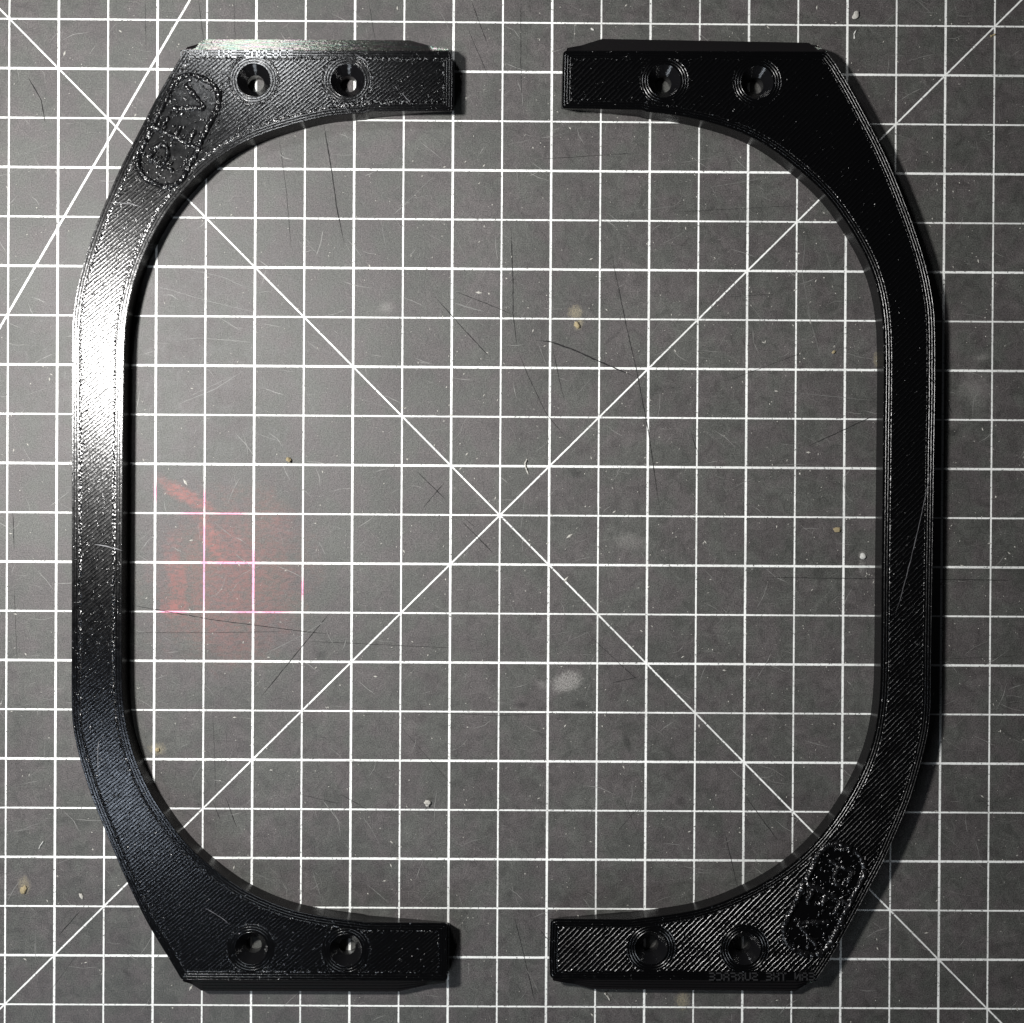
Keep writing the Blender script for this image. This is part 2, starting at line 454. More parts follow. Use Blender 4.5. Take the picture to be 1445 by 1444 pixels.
# ------------------------------------------------------------------ cutting mat
def build_mat():
    hx, hy, t, r = 457.0, 305.0, 3.0, 8.0
    pts = []
    for cx, cy, a0 in ((hx - r, hy - r, 0), (-hx + r, hy - r, 90), (-hx + r, -hy + r, 180), (hx - r, -hy + r, 270)):
        for k in range(9):
            a = math.radians(a0 + k * 90 / 8)
            pts.append((cx + r * math.cos(a), cy + r * math.sin(a)))
    n = len(pts)
    # merge overlapping stain rectangles, then cut them into the top face
    boxes = [list(q) for q in STAIN_BOXES]
    again = True
    while again:
        again = False
        for i in range(len(boxes)):
            for j in range(i + 1, len(boxes)):
                A, B = boxes[i], boxes[j]
                if A[0] <= B[2] + 1 and B[0] <= A[2] + 1 and A[1] <= B[3] + 1 and B[1] <= A[3] + 1:
                    boxes[i] = [min(A[0], B[0]), min(A[1], B[1]), max(A[2], B[2]), max(A[3], B[3])]
                    boxes.pop(j); again = True
                    break
            if again: break
    P2 = [Vector(p) for p in pts]; E2 = [(i, (i + 1) % n) for i in range(n)]
    rects = []
    for q in boxes:
        c0, c1 = at(q[0], q[3]), at(q[2], q[1])
        rects.append((c0[0], c0[1], c1[0], c1[1]))
        k = len(P2)
        P2 += [Vector((c0[0], c0[1])), Vector((c1[0], c0[1])), Vector((c1[0], c1[1])), Vector((c0[0], c1[1]))]
        E2 += [(k, k + 1), (k + 1, k + 2), (k + 2, k + 3), (k + 3, k)]
    vo, _, fo, ov, _, _ = delaunay_2d_cdt(P2, E2, [], 1, 1e-6)
    v = [(q.x, q.y, 0) for q in vo]
    rim = [None] * n
    for new, src in enumerate(ov):
        for q in src:
            if q < n: rim[q] = new
    f, mi = [], []
    for t_ in fo:
        a, b, c = (vo[i] for i in t_[:3])
        f.append(tuple(t_) if (b - a).cross(c - a) > 0 else tuple(t_)[::-1])
        cx, cy = sum(vo[i].x for i in t_) / len(t_), sum(vo[i].y for i in t_) / len(t_)
        mi.append(1 if any(r_[0] < cx < r_[2] and r_[1] < cy < r_[3] for r_ in rects) else 0)
    m1 = len(v); v += [(p[0] * 1.0005, p[1] * 1.0005, -0.3) for p in pts]
    m2 = len(v); v += [(p[0], p[1], -t) for p in pts]
    for i in range(n):
        j = (i + 1) % n
        f += [(rim[i], m1 + i, m1 + j, rim[j]), (m1 + i, m2 + i, m2 + j, m1 + j)]; mi += [0, 0]
    f.append(tuple(m2 + i for i in reversed(range(n)))); mi.append(0)
    me = mesh("cutting_mat", v, f)
    o = link("cutting_mat", me, [M_MAT, M_MAT_S])
    me.polygons.foreach_set("material_index", mi)
    tag(o, "worn charcoal self-healing cutting mat printed with a white grid and diagonals", "cutting mat")
    return o


MAT = build_mat()


def ribbon(pts, width, z, taper=True, jitter=0.0):
    """thin flat strip along px polyline, pts in mm (x,y)"""
    P = np.array([(q[0], q[1]) for q in pts], float)
    # resample
    seg = np.linalg.norm(np.diff(P, axis=0), axis=1); s = np.concatenate([[0], np.cumsum(seg)])
    n = max(3, int(s[-1] / 0.7))
    t = np.linspace(0, s[-1], n)
    Q = np.stack([np.interp(t, s, P[:, 0]), np.interp(t, s, P[:, 1])], 1)
    if jitter:
        Q[1:-1] += nrg.normal(0, jitter, (n - 2, 2))
    d = np.gradient(Q, axis=0); d /= np.linalg.norm(d, axis=1)[:, None] + 1e-9
    nn = np.stack([-d[:, 1], d[:, 0]], 1)
    w = np.full(n, width / 2)
    if taper:
        w *= np.clip(np.minimum(np.arange(n), np.arange(n)[::-1]) / max(2, n * 0.15), 0.15, 1)
    w *= nrg.uniform(0.55, 1.25, n)
    A, B = Q + nn * w[:, None], Q - nn * w[:, None]
    v = [(a[0], a[1], z) for a in A] + [(b[0], b[1], z) for b in B]
    f = [(i, n + i, n + i + 1, i + 1) for i in range(n - 1)]
    return v, f


DARK_CUTS = [
    ([(721, 322), (724, 400), (724, 443), (730, 493)], .30), ([(861, 350), (885, 465), (899, 526), (915, 609), (932, 726)], .26),
    ([(756, 480), (779, 483), (810, 494), (843, 509), (871, 521), (899, 533)], .42), ([(613, 418), (652, 462), (691, 504)], .26),
    ([(644, 412), (690, 430), (724, 444)], .2), ([(779, 487), (787, 525), (796, 565)], .2), ([(730, 493), (745, 530), (771, 584), (799, 618)], .18),
    ([(588, 665), (630, 706)], .26), ([(627, 681), (597, 717)], .2), ([(651, 735), (673, 757), (697, 782)], .26), ([(653, 730), (671, 744)], .2),
    ([(174, 852), (302, 875), (426, 891), (480, 896)], .22), ([(182, 893), (300, 893), (412, 891)], .12), ([(468, 862), (420, 920), (368, 984)], .26),
    ([(1080, 815), (1242, 817)], .2), ([(1318, 818), (1430, 819)], .2), ([(457, 176), (469, 247), (475, 292), (486, 345)], .34),
    ([(394, 194), (404, 270), (411, 350)], .14), ([(665, 0), (676, 32), (688, 62)], .24), ([(735, 0), (735, 90), (736, 145)], .18),
    ([(725, 1290), (739, 1347), (755, 1415)], .22), ([(114, 1285), (83, 1320)], .24), ([(1052, 1124), (1096, 1184)], .22),
    ([(1022, 1172), (1041, 1253)], .2), ([(1140, 630), (1188, 608), (1237, 585)], .26), ([(420, 1120), (480, 1135)], .14),
    ([(480, 1120), (520, 1144)], .16), ([(590, 1005), (700, 1010), (810, 1006)], .12), ([(430, 905), (560, 911), (650, 915)], .14),
    ([(860, 965), (902, 955)], .2), ([(835, 900), (905, 965)], .16), ([(1020, 540), (1140, 495)], .12), ([(940, 300), (1130, 290)], .12),
    ([(660, 40), (690, 110)], .14), ([(760, 1310), (778, 1332)], .2), ([(40, 110), (58, 140), (64, 175)], .34), ([(110, 1345), (70, 1400)], .1),
    ([(20, 830), (24, 930)], .12), ([(18, 720), (20, 775)], .2), ([(280, 0), (288, 60)], .16), ([(330, 0), (332, 60)], .12), ([(205, 0), (206, 70)], .12),
    ([(520, 0), (530, 60)], .12), ([(1330, 930), (1440, 926)], .1), ([(1335, 560), (1345, 588)], .2), ([(230, 205), (232, 300)], .1),
    ([(560, 1020), (640, 1110)], .1), ([(905, 1135), (870, 1175)], .12), ([(875, 1120), (900, 1175)], .1), ([(975, 610), (985, 640)], .25),
    ([(760, 225), (900, 216)], .14), ([(1012, 420), (1095, 415)], .1), ([(300, 1000), (305, 1130)], .1), ([(318, 1125), (335, 1170)], .22), ([(300, 1130), (312, 1160)], .18)]
PALE_CUTS = [
    ([(637, 426), (660, 434), (683, 440)], .34), ([(741, 695), (738, 725), (734, 752)], .12), ([(208, 400), (290, 424), (364, 442)], .16),
    ([(264, 380), (315, 391), (357, 411)], .16), ([(250, 480), (280, 477), (357, 483)], .18), ([(248, 572), (302, 550), (346, 522)], .22),
    ([(262, 562), (330, 530)], .14), ([(1100, 552), (1237, 566)], .14), ([(1138, 320), (1132, 386), (1144, 453), (1162, 520)], .14),
    ([(1160, 340), (1180, 400)], .1), ([(790, 910), (835, 890)], .12), ([(730, 905), (810, 890)], .1), ([(370, 925), (420, 900), (470, 870)], .16),
    ([(300, 735), (330, 760)], .16), ([(270, 745), (300, 750)], .14), ([(330, 780), (360, 805)], .24), ([(1335, 1330), (1350, 1370)], .1),
    ([(1345, 0), (1352, 24)], .18), ([(1371, 0), (1373, 11)], .24), ([(960, 230), (1010, 222)], .14), ([(1000, 265), (1075, 252)], .14),
    ([(560, 300), (600, 260), (618, 245)], .12), ([(580, 280), (612, 275)], .1), ([(30, 220), (85, 195)], .1), ([(70, 390), (100, 360)], .1),
    ([(30, 560), (90, 540)], .1), ([(14, 1000), (80, 985)], .1), ([(20, 1175), (60, 1160)], .14), ([(535, 300), (545, 350)], .1),
    ([(440, 1225), (453, 1268)], .16), ([(55, 1200), (62, 1187)], .5), ([(880, 300), (960, 290)], .1), ([(1020, 380), (1090, 470)], .1),
    ([(600, 610), (650, 600)], .1), ([(500, 560), (560, 580)], .1), ([(420, 520), (450, 600)], .1), ([(640, 330), (660, 370)], .12)]


def to_mm(lst, z=0.0):
    return [at(a, b, z)[:2] for a, b in lst]


for k, (pl, w) in enumerate(DARK_CUTS):
    v, f = ribbon(to_mm(pl), w * 0.85, 0.012, jitter=0.025)
    link("knife_cut", mesh("knife_cut", v, f), [M_CUT], MAT)
for k, (pl, w) in enumerate(PALE_CUTS):
    v, f = ribbon(to_mm(pl), w * 0.8, 0.016, jitter=0.03)
    link("scratch", mesh("scratch", v, f), [M_LCUT], MAT)
# many hair-fine scuffs too small to pick apart
V, Fc = [], []
for k in range(2600):
    px, py = rng.uniform(-40, 1485), rng.uniform(-40, 1485)
    a = rng.choice([rng.gauss(0.5, .5), rng.gauss(-0.6, .7), rng.uniform(0, 3.14)])
    L = rng.choice([5, 7, 10, 14, 22, 36]) * rng.uniform(.6, 1.3)
    bend = rng.gauss(0, .25)
    pts = [(px, py), (px + L * .5 * math.cos(a), py + L * .5 * math.sin(a)), (px + L * .5 * (math.cos(a) + math.cos(a + bend)), py + L * .5 * (math.sin(a) + math.sin(a + bend)))]
    v, f = ribbon(to_mm(pts), rng.choice([.05, .06, .08, .1, .12]), 0.006 + 0.00001 * k, jitter=.01)
    o = len(V); V += v; Fc += [tuple(i + o for i in q) for q in f]
link("fine_scuffs", mesh("fine_scuffs", V, Fc), [mat_simple("fine_scuff", (0.19, 0.188, 0.18), .55, .4, 1.2, 0, .6)], MAT)["kind"] = "stuff"


# ------------------------------------------------------------------ bracket outlines (photo pixels of the top face)
def smooth_curve(pts, step=0.5, sig=3.0):
    """pts mm; resample and smooth, ends kept"""
    P = np.array(pts, float)
    seg = np.linalg.norm(np.diff(P, axis=0), axis=1); s = np.concatenate([[0], np.cumsum(seg)])
    n = max(2, int(round(s[-1] / step)))
    t = np.linspace(0, s[-1], n + 1)
    Q = np.stack([np.interp(t, s, P[:, 0]), np.interp(t, s, P[:, 1])], 1)
    if sig:
        k = int(3 * sig / step)
        k = min(k, n)
        ext = np.concatenate([2 * Q[0] - Q[k:0:-1], Q, 2 * Q[-1] - Q[-2:-k - 2:-1]])
        g = np.exp(-0.5 * (np.arange(-k, k + 1) * step / sig) ** 2); g /= g.sum()
        Q = np.stack([np.convolve(ext[:, c], g, 'valid') for c in (0, 1)], 1)
    return Q


def up(lst):
    return [at(a, b, H)[:2] for a, b in lst]


LEFT = dict(
    outer=[(258, 76), (252.9, 83.5), (237, 110), (221.8, 136.4), (204, 170.7), (186.4, 205), (168.6, 239.4), (152, 278), (139, 309), (129, 336), (121, 361), (114.5, 384),
           (108.8, 406), (104.6, 431), (102.3, 453), (101.7, 480), (101.6, 593), (101.3, 800), (101, 985), (101.2, 1008), (103, 1028), (107, 1048), (111.6, 1067.7), (118.8, 1092), (126.6, 1116.4),
           (135.4, 1140.8), (145.4, 1164), (157, 1192), (170, 1224), (180, 1246), (195.5, 1278), (212, 1310), (232.2, 1342), (253.5, 1378)],
    ch2=dict(top=[(257, 1382), (628, 1383.5)], mid=[(257, 1382), (281, 1398.5), (561, 1399.4), (628, 1384.5)]),
    end2=[(630.8, 1380), (630.6, 1308)],
    inner=[(628, 1303), (516.5, 1302.3), (507, 1300.6), (484.6, 1297.9), (470, 1296), (443, 1292.2), (420.8, 1287.6), (398.6, 1281), (376.5, 1272.3), (354, 1262.2), (332, 1250), (314, 1236.5),
           (299.6, 1225), (282, 1211), (267.5, 1197), (254, 1181.5), (237.4, 1158.5), (223, 1138.6), (211.9, 1120.9), (202, 1100), (193, 1079), (184.5, 1055.5), (178.8, 1032), (175, 1008),
           (172.6, 988), (171.7, 965), (171.6, 900), (173, 620), (174.2, 520), (175.3, 475), (177.5, 449.6), (180.8, 430.8), (186.4, 406.4), (192, 385.4), (201.9, 361), (213, 336.6), (223, 317.5),
           (239, 292.5), (255, 273), (271.7, 254.5), (294, 232), (321.6, 212), (349.3, 197), (377, 185.6), (407.5, 176.6), (430, 170), (452, 164.8), (474.3, 161.2), (492, 160.2), (512, 159.4), (520, 156.6), (634, 156.2)],
    end1=[(637.6, 152.5), (638, 81)],
    ch1=dict(top=[(632, 72.5), (262, 70)], mid=[(632, 72), (577, 57), (286, 55.6), (262, 70)]),
    holes=[(358, 113), (489.8, 113.6), (354.5, 1338.5), (488, 1341)], bar1=520, bar2=516)
RIGHT = dict(
    outer=[(1156, 1376), (1171.8, 1352.7), (1185, 1329), (1211.7, 1280), (1227.2, 1250.7), (1247.2, 1214), (1259, 1186.5), (1276, 1147), (1285.2, 1123.5), (1292.2, 1099.8), (1299.6, 1075), (1305, 1052), (1309.7, 1032),
           (1312, 1012), (1313, 990), (1313.4, 930), (1315.6, 780), (1317.6, 640), (1319, 560), (1319.2, 480), (1318.6, 452), (1317, 432), (1314.6, 416), (1307.5, 380), (1297, 345), (1287, 315), (1275, 283), (1260, 245.5), (1240, 201),
           (1226.4, 175.5), (1211, 146), (1195.4, 117.6), (1179, 91)],
    ch2=dict(top=[(1174, 84), (1168, 76), (1162, 73), (801, 71.6)], mid=[(1174, 84), (1166, 74), (1145, 60.5), (851, 55), (801, 70.5)]),
    end2=[(795, 77), (794.3, 100), (793.4, 147)],
    inner=[(797, 152.6), (905, 154.6), (914, 157.6), (936.6, 159.6), (962, 163), (988.6, 169), (1010, 174.6), (1030, 180.4), (1048, 187), (1066, 195.4), (1086, 207), (1106.4, 222), (1126, 238), (1145, 254),
           (1163, 271.5), (1178, 289), (1192, 309.7), (1205.5, 331), (1217, 351), (1227, 372), (1234.5, 391), (1240, 412), (1244.5, 436.3), (1247, 464), (1247.8, 519), (1247, 586), (1246, 680), (1244.6, 800), (1243.8, 910), (1243.2, 960),
           (1241.6, 992), (1239, 1012), (1235.4, 1034), (1230, 1055), (1222, 1077), (1214.5, 1094), (1204.3, 1113.5), (1193.2, 1132.5), (1182, 1149.5), (1171, 1164.5), (1160, 1179), (1144.5, 1196), (1127.5, 1212), (1112, 1224.5),
           (1097, 1235), (1066.6, 1252.4), (1036, 1267), (1005.7, 1279), (975.2, 1287), (960, 1289.2), (933, 1292.9), (912, 1296), (899, 1297), (890, 1298.2), (787, 1297.2)],
    end1=[(777, 1304), (775.6, 1350), (776.2, 1373)],
    ch1=dict(top=[(781, 1380.5), (790, 1381.6), (1153, 1382.4)], mid=[(781, 1381), (838, 1395.8), (960, 1397.2), (1126, 1398.8), (1153, 1382.4)]),
    holes=[(937.6, 114.2), (1068.5, 116.2), (919, 1338), (1050.6, 1339)], bar1=890, bar2=905)


def round_join(a, b, n=4):
    """corner fillet between the end of polyline a and the start of b is already given by close points"""
    return [a * (1 - t) + b * t for t in np.linspace(0, 1, n + 2)[1:-1]]


def bezier_corner(a, adir, b, bdir, n=5):
    """small fillet: quadratic through the crossing of both directions"""
    A = np.array([adir, -np.array(bdir)]).T
    try:
        s = np.linalg.solve(A, b - a)
        c = a + adir * s[0]
        if np.linalg.norm(c - a) > 4 or np.linalg.norm(c - b) > 4: c = (a + b) / 2
    except np.linalg.LinAlgError:
        c = (a + b) / 2
    return [(1 - t) ** 2 * a + 2 * t * (1 - t) * c + t * t * b for t in np.linspace(0, 1, n + 2)[1:-1]]


def build_bracket(spec, top_mat, label, name="mounting_bracket"):
    # ---- closed top loop with a tag for every vertex
    loop, kindv = [], []

    def put(Q, k):
        for q in Q:
            loop.append(np.array(q, float)); kindv.append(k)
    cuts = []
    sections = [('outer', smooth_curve(up(spec['outer']), 0.6, 2.2)), ('ch2', smooth_curve(up(spec['ch2']['top']), 0.6, 0)),
                ('end', smooth_curve(up(spec['end2']), 0.6, 0.5)), ('inner', None), ('end', smooth_curve(up(spec['end1']), 0.6, 0.5)),
                ('ch1', smooth_curve(up(spec['ch1']['top']), 0.6, 0))]
    # inner: straight bars are kept crisp, arc smoothed
    I = spec['inner']
    b2, b1 = spec['bar2'], spec['bar1']
    sgn = 1 if I[0][0] > I[len(I) // 2][0] else -1
    i0 = next(i for i, q in enumerate(I) if (q[0] - b2) * sgn < 1.0)
    i1 = len(I) - 1 - next(i for i, q in enumerate(I[::-1]) if (q[0] - b1) * sgn < 1.0)
    arc0, arc1 = i0 + 1, i1 - 1
    inner = np.concatenate([smooth_curve(up(I[:i0 + 1]), 0.6, 0)[:-1], smooth_curve(up(I[i0:arc0 + 1]), 0.5, 0)[:-1],
                            smooth_curve(up(I[arc0:arc1 + 1]), 0.6, 3.2)[:-1],
                            smooth_curve(up(I[arc1:i1 + 1]), 0.5, 0)[:-1], smooth_curve(up(I[i1:]), 0.6, 0)])
    sections[3] = ('inner', inner)
    for si, (k, Q) in enumerate(sections):
        put(Q, k)
        nxt = sections[(si + 1) % len(sections)][1]
        ad = Q[-1] - Q[-2]; bd = nxt[1] - nxt[0]
        put(bezier_corner(Q[-1], ad / np.linalg.norm(ad), nxt[0], bd / np.linalg.norm(bd)), 'corner')
    T = np.array(loop)
    # drop near-duplicate verts
    keep = [0]
    for i in range(1, len(T)):
        if np.linalg.norm(T[i] - T[keep[-1]]) > 0.06: keep.append(i)
    if np.linalg.norm(T[keep[-1]] - T[0]) < 0.06: keep.pop()
    T = T[keep]; kindv = [kindv[i] for i in keep]
    n = len(T)
    area = 0.5 * np.sum(T[:, 0] * np.roll(T[:, 1], -1) - np.roll(T[:, 0], -1) * T[:, 1])
    ccw = area > 0
    # outward normals
    d = np.roll(T, -1, 0) - np.roll(T, 1, 0)
    d /= np.linalg.norm(d, axis=1)[:, None]
    out = np.stack([d[:, 1], -d[:, 0]], 1) * (1 if ccw else -1)

    # ---- holes
    R1, R2 = 4.15, 2.1
    HN = 48
    centres = [at(a, b, H)[:2] for a, b in spec['holes']]
    ang = np.linspace(0, 2 * np.pi, HN, endpoint=False)
    circ = [c + R1 * np.stack([np.cos(ang), np.sin(ang)], 1) for c in centres]

    # ---- distance field helpers
    segA = T; segB = np.roll(T, -1, 0)

    def edge_info(P):
        D = np.full(len(P), 1e9); G = np.zeros((len(P), 2))
        for c0 in range(0, len(P), 2000):
            Q = P[c0:c0 + 2000]
            ab = segB - segA
            t = np.clip(np.einsum('ijk,jk->ij', Q[:, None] - segA[None], ab) / (np.sum(ab * ab, 1)[None] + 1e-12), 0, 1)
            cl = segA[None] + t[..., None] * ab[None]
            dd = np.linalg.norm(Q[:, None] - cl, axis=2)
            j = dd.argmin(1); r = np.arange(len(Q))
            D[c0:c0 + 2000] = dd[r, j]
            g = Q - cl[r, j]
            bad = dd[r, j] < 1e-3
            g = np.where(bad[:, None], -out[j], g)
            G[c0:c0 + 2000] = g / (np.linalg.norm(g, axis=1)[:, None] + 1e-9)
        for c in centres:
            g = P - c; r = np.linalg.norm(g, axis=1); dd = np.maximum(r - R1, 0)
            m = dd < D
            D[m] = dd[m]; G[m] = (g / (r[:, None] + 1e-9))[m]
        return D, G

    def inside(P):
        x, y = P[:, 0], P[:, 1]
        c = np.zeros(len(P), bool)
        for a, b in zip(segA, segB):
            m = ((a[1] > y) != (b[1] > y))
            if not m.any(): continue
            xi = (b[0] - a[0]) * (y - a[1]) / (b[1] - a[1] + 1e-15) + a[0]
            c ^= m & (x < xi)
        return c
    # ---- interior points: inset rows near the edge, lattice inside
    ins = []
    for o_ in (0.33, 0.66, 1.0, 1.33, 1.66, 2.0, 2.4):
        ins.append(T - out * o_)
        for c in centres:
            k = int(2 * math.pi * (R1 + o_) / 0.55)
            a2 = np.linspace(0, 2 * np.pi, k, endpoint=False) + o_
            ins.append(c + (R1 + o_) * np.stack([np.cos(a2), np.sin(a2)], 1))
    ins = np.concatenate(ins)
    lat = np.stack(np.meshgrid(np.arange(T[:, 0].min(), T[:, 0].max(), 0.8), np.arange(T[:, 1].min(), T[:, 1].max(), 0.8)), -1).reshape(-1, 2)
    lat = lat[inside(lat)]
    Dl, _ = edge_info(lat); lat = lat[Dl > 2.6]
    ins = ins[inside(ins)]
    Di, _ = edge_info(ins)
    ins = ins[Di > 0.28]
    # thin out
    seen = set(); kp = []
    for i, q in enumerate(ins):
        key = (int(q[0] / 0.26), int(q[1] / 0.26))
        if key in seen: continue
        seen.add(key); kp.append(i)
    ins = ins[kp]
    pts = [Vector(q) for q in T] + [Vector(q) for c in circ for q in c]
    edges = [(i, (i + 1) % n) for i in range(n)]
    for h in range(4):
        b = n + h * HN
        edges += [(b + i, b + (i + 1) % HN) for i in range(HN)]
    pts += [Vector(q) for q in np.concatenate([ins, lat])]
    vo, eo, fo, ov, oe, of = delaunay_2d_cdt(pts, edges, [], 1, 1e-6)
    VO = np.array([(q.x, q.y) for q in vo])
    cen = np.array([VO[list(f)].mean(0) for f in fo])
    ok = inside(cen)
    for c in centres:
        ok &= np.linalg.norm(cen - c, axis=1) > R1 * 0.995
    tri = [tuple(f) for f, k in zip(fo, ok) if k]
    vmap = {}
    for new, src in enumerate(ov):
        for s_ in src: vmap[s_] = new
    verts = [(q[0], q[1], H) for q in VO]
    nt = len(verts)
    # faces up
    faces, mi = [], []
    for f in tri:
        a, b, c = VO[f[0]], VO[f[1]], VO[f[2]]
        cr = (b[0] - a[0]) * (c[1] - a[1]) - (b[1] - a[1]) * (c[0] - a[0])
        faces.append(f if cr > 0 else f[::-1]); mi.append(0)
    # ---- sides
    CH = 2.5
    yA = [at(a, b, H - CH) for a, b in spec['ch1']['mid']]
    yB = [at(a, b, H - CH) for a, b in spec['ch2']['mid']]

    def mid_pos(i):
        k = kindv[i]
        if k in ('ch1', 'ch2'):
            M = np.array(yA if k == 'ch1' else yB)[:, :2]
            o_ = np.argsort(M[:, 0])
            # photo height difference at this x
            yy = np.interp(T[i][0] * (CAM[2] - H + CH) / (CAM[2] - H), M[o_, 0], M[o_, 1])
            off = (yy - T[i][1]) * (1 if out[i][1] > 0 else -1)
            off = max(0.0, off)
            full = 3.0
            zz = H - max(0.18, CH * min(1.0, off / 2.4))
            return np.array([T[i][0], T[i][1] + off * (1 if out[i][1] > 0 else -1), zz])
        q = T[i] + out[i] * 0.07
        return np.array([q[0], q[1], H - 0.16])

    ends = np.array([k_ == 'end' for k_ in kindv])
    xm = T[ends][:, 0].mean()
    inn = [i for i in range(n) if kindv[i] == 'inner' and abs(T[i][0] - xm) < 8.0]
    bar_y = (np.mean([T[i][1] for i in inn if T[i][1] > 0]), np.mean([T[i][1] for i in inn if T[i][1] < 0]))
    cx0 = T[:, 0].mean()

    def base_pos(i, mid):
        q = np.array([mid[0], mid[1], 0.0])
        if kindv[i] == 'inner':
            # the bars are undercut towards their free ends
            ex = T[np.array([k_ == 'end' for k_ in kindv])][:, 0]
            xe = ex.mean()
            px = T[i][0]
            arcx = at(spec['bar1'], 0, H)[0] if T[i][1] * (1 if spec is LEFT else -1) > 0 else at(spec['bar2'], 0, H)[0]
            t = (px - arcx) / (xe - arcx)
            if t > 0:
                q[:2] -= out[i] * 1.7 * min(1.0, t)
        elif kindv[i] in ('corner', 'end') and abs(T[i][0] - xm) < 9.0:
            # keep the corner of the free end over the same undercut line
            if mid[1] > 0:
                q[1] = max(q[1], bar_y[0] + 1.7)
            else:
                q[1] = min(q[1], bar_y[1] - 1.7)
        return q
    r1 = [mid_pos(i) for i in range(n)]
    r2 = [base_pos(i, r1[i]) for i in range(n)]
    # the chamfer is printed as a stair of four layers
    K = 4
    STEP = []
    for i in range(n):
        top = np.array([T[i][0], T[i][1], H]); dv = r1[i] - top
        row = []
        for k in range(K):
            hz = min(1.0, (k + 1) / K)
            row.append(top + np.array([dv[0] * (k + 0.10) / K, dv[1] * (k + 0.10) / K, dv[2] * (k + 0.97) / K]))
            row.append(top + np.array([dv[0] * (k + 0.92) / K, dv[1] * (k + 0.92) / K, dv[2] * (k + 1.0) / K]))
        row.append(r1[i])
        STEP.append(row)
    first = None
    for k in range(2 * K):
        base_i = len(verts)
        verts += [tuple(STEP[i][k]) for i in range(n)]
        prev = [vmap[i] for i in range(n)] if first is None else list(range(first, first + n))
        for i in range(n):
            j = (i + 1) % n
            q1 = (prev[i], base_i + i, base_i + j, prev[j])
            faces.append(q1 if ccw else q1[::-1])
            mi.append(2 if max(H - r1[i][2], H - r1[j][2]) > 0.4 else 1)
        first = base_i
    b1_ = len(verts); verts += [tuple(q) for q in r1]
    b2_ = len(verts); verts += [tuple(q) for q in r2]
    for i in range(n):
        j = (i + 1) % n
        ti, tj = first + i, first + j
        q1 = (ti, b1_ + i, b1_ + j, tj); q2 = (b1_ + i, b2_ + i, b2_ + j, b1_ + j)
        if not ccw: q1, q2 = q1[::-1], q2[::-1]
        big = max(H - r1[i][2], H - r1[j][2]) > 0.4
        faces.append(q1); mi.append(2 if big else 1)
        faces.append(q2); mi.append(1)
    # ---- underside with the four through holes
    bb = len(verts)
    pc = [c + R2 * np.stack([np.cos(ang), np.sin(ang)], 1) for c in centres]
    pts2 = [Vector(q[:2]) for q in r2] + [Vector(q) for c in pc for q in c]
    vo2, _, fo2, ov2, _, _ = delaunay_2d_cdt(pts2, edges, [], 1, 1e-6)
    W2 = np.array([(q.x, q.y) for q in vo2])
    verts += [(q[0], q[1], 0.0) for q in W2]
    R2l = np.array([q[:2] for q in r2])
    segA, segB = R2l, np.roll(R2l, -1, 0)
    cen2 = np.array([W2[list(f)].mean(0) for f in fo2])
    ok2 = inside(cen2)
    for c in centres:
        ok2 &= np.linalg.norm(cen2 - c, axis=1) > R2
    for f, k in zip(fo2, ok2):
        if k:
            faces.append(tuple(bb + q for q in f[::-1])); mi.append(1)
    segA, segB = T, np.roll(T, -1, 0)

    root = bpy.data.objects.new(name, None)
    root.empty_display_size = 0.02
    COL.objects.link(root)
    c0 = T.mean(0)
    me = mesh("body", verts, faces)
    me.polygons.foreach_set("material_index", mi)
    D, G = edge_info(VO)
    info = np.zeros((len(verts), 3), np.float32)
    info[:nt, 0] = D; info[:nt, 1:] = G
    at_ = me.attributes.new("edge", 'FLOAT_VECTOR', 'POINT')
    at_.data.foreach_set("vector", info.ravel())
    body = link("body", me, [top_mat, M_WALL, M_CHAM], root)
    # walls smooth around the arcs
    sm = [False] * len(mi)
    for fi in range(len(tri), len(tri) + (2 * K + 2) * n):
        sm[fi] = mi[fi] == 1
    me.polygons.foreach_set("use_smooth", sm)
    me.set_sharp_from_angle(angle=math.radians(30))
    # ---- countersunk screw holes
    for hi, c in enumerate(centres):
        prof = [(R1, H), (R1 - 0.12, H - 0.18), (R2 + 0.1, H - 2.13), (R2, H - 2.3), (R2, 0.0)]
        v, f = [], []
        for (r, z) in prof:
            for a in ang: v.append((c[0] + r * math.cos(a), c[1] + r * math.sin(a), z))
        for k in range(len(prof) - 1):
            for i in range(HN):
                j = (i + 1) % HN
                f.append((k * HN + i, k * HN + j, (k + 1) * HN + j, (k + 1) * HN + i)[::-1])
        # inward-facing normals
        me2 = mesh("screw_hole", v, f, True)
        me2.flip_normals() if me2.polygons[0].normal.dot(Vector((c[0] - v[0][0], c[1] - v[0][1], 0))) < 0 else None
        me2.set_sharp_from_angle(angle=math.radians(25))
        link("screw_hole", me2, [M_HOLE], root)
    tag(root, label, "bracket", "pair of printed brackets on the mat")
    return root


LEFT_B = build_bracket(LEFT, M_TOP_L, "left black plastic bracket with a blown-out white highlight on its long side")
RIGHT_B = build_bracket(RIGHT, M_TOP_R, "right black plastic bracket in shade with its raised emblem near the bottom corner")


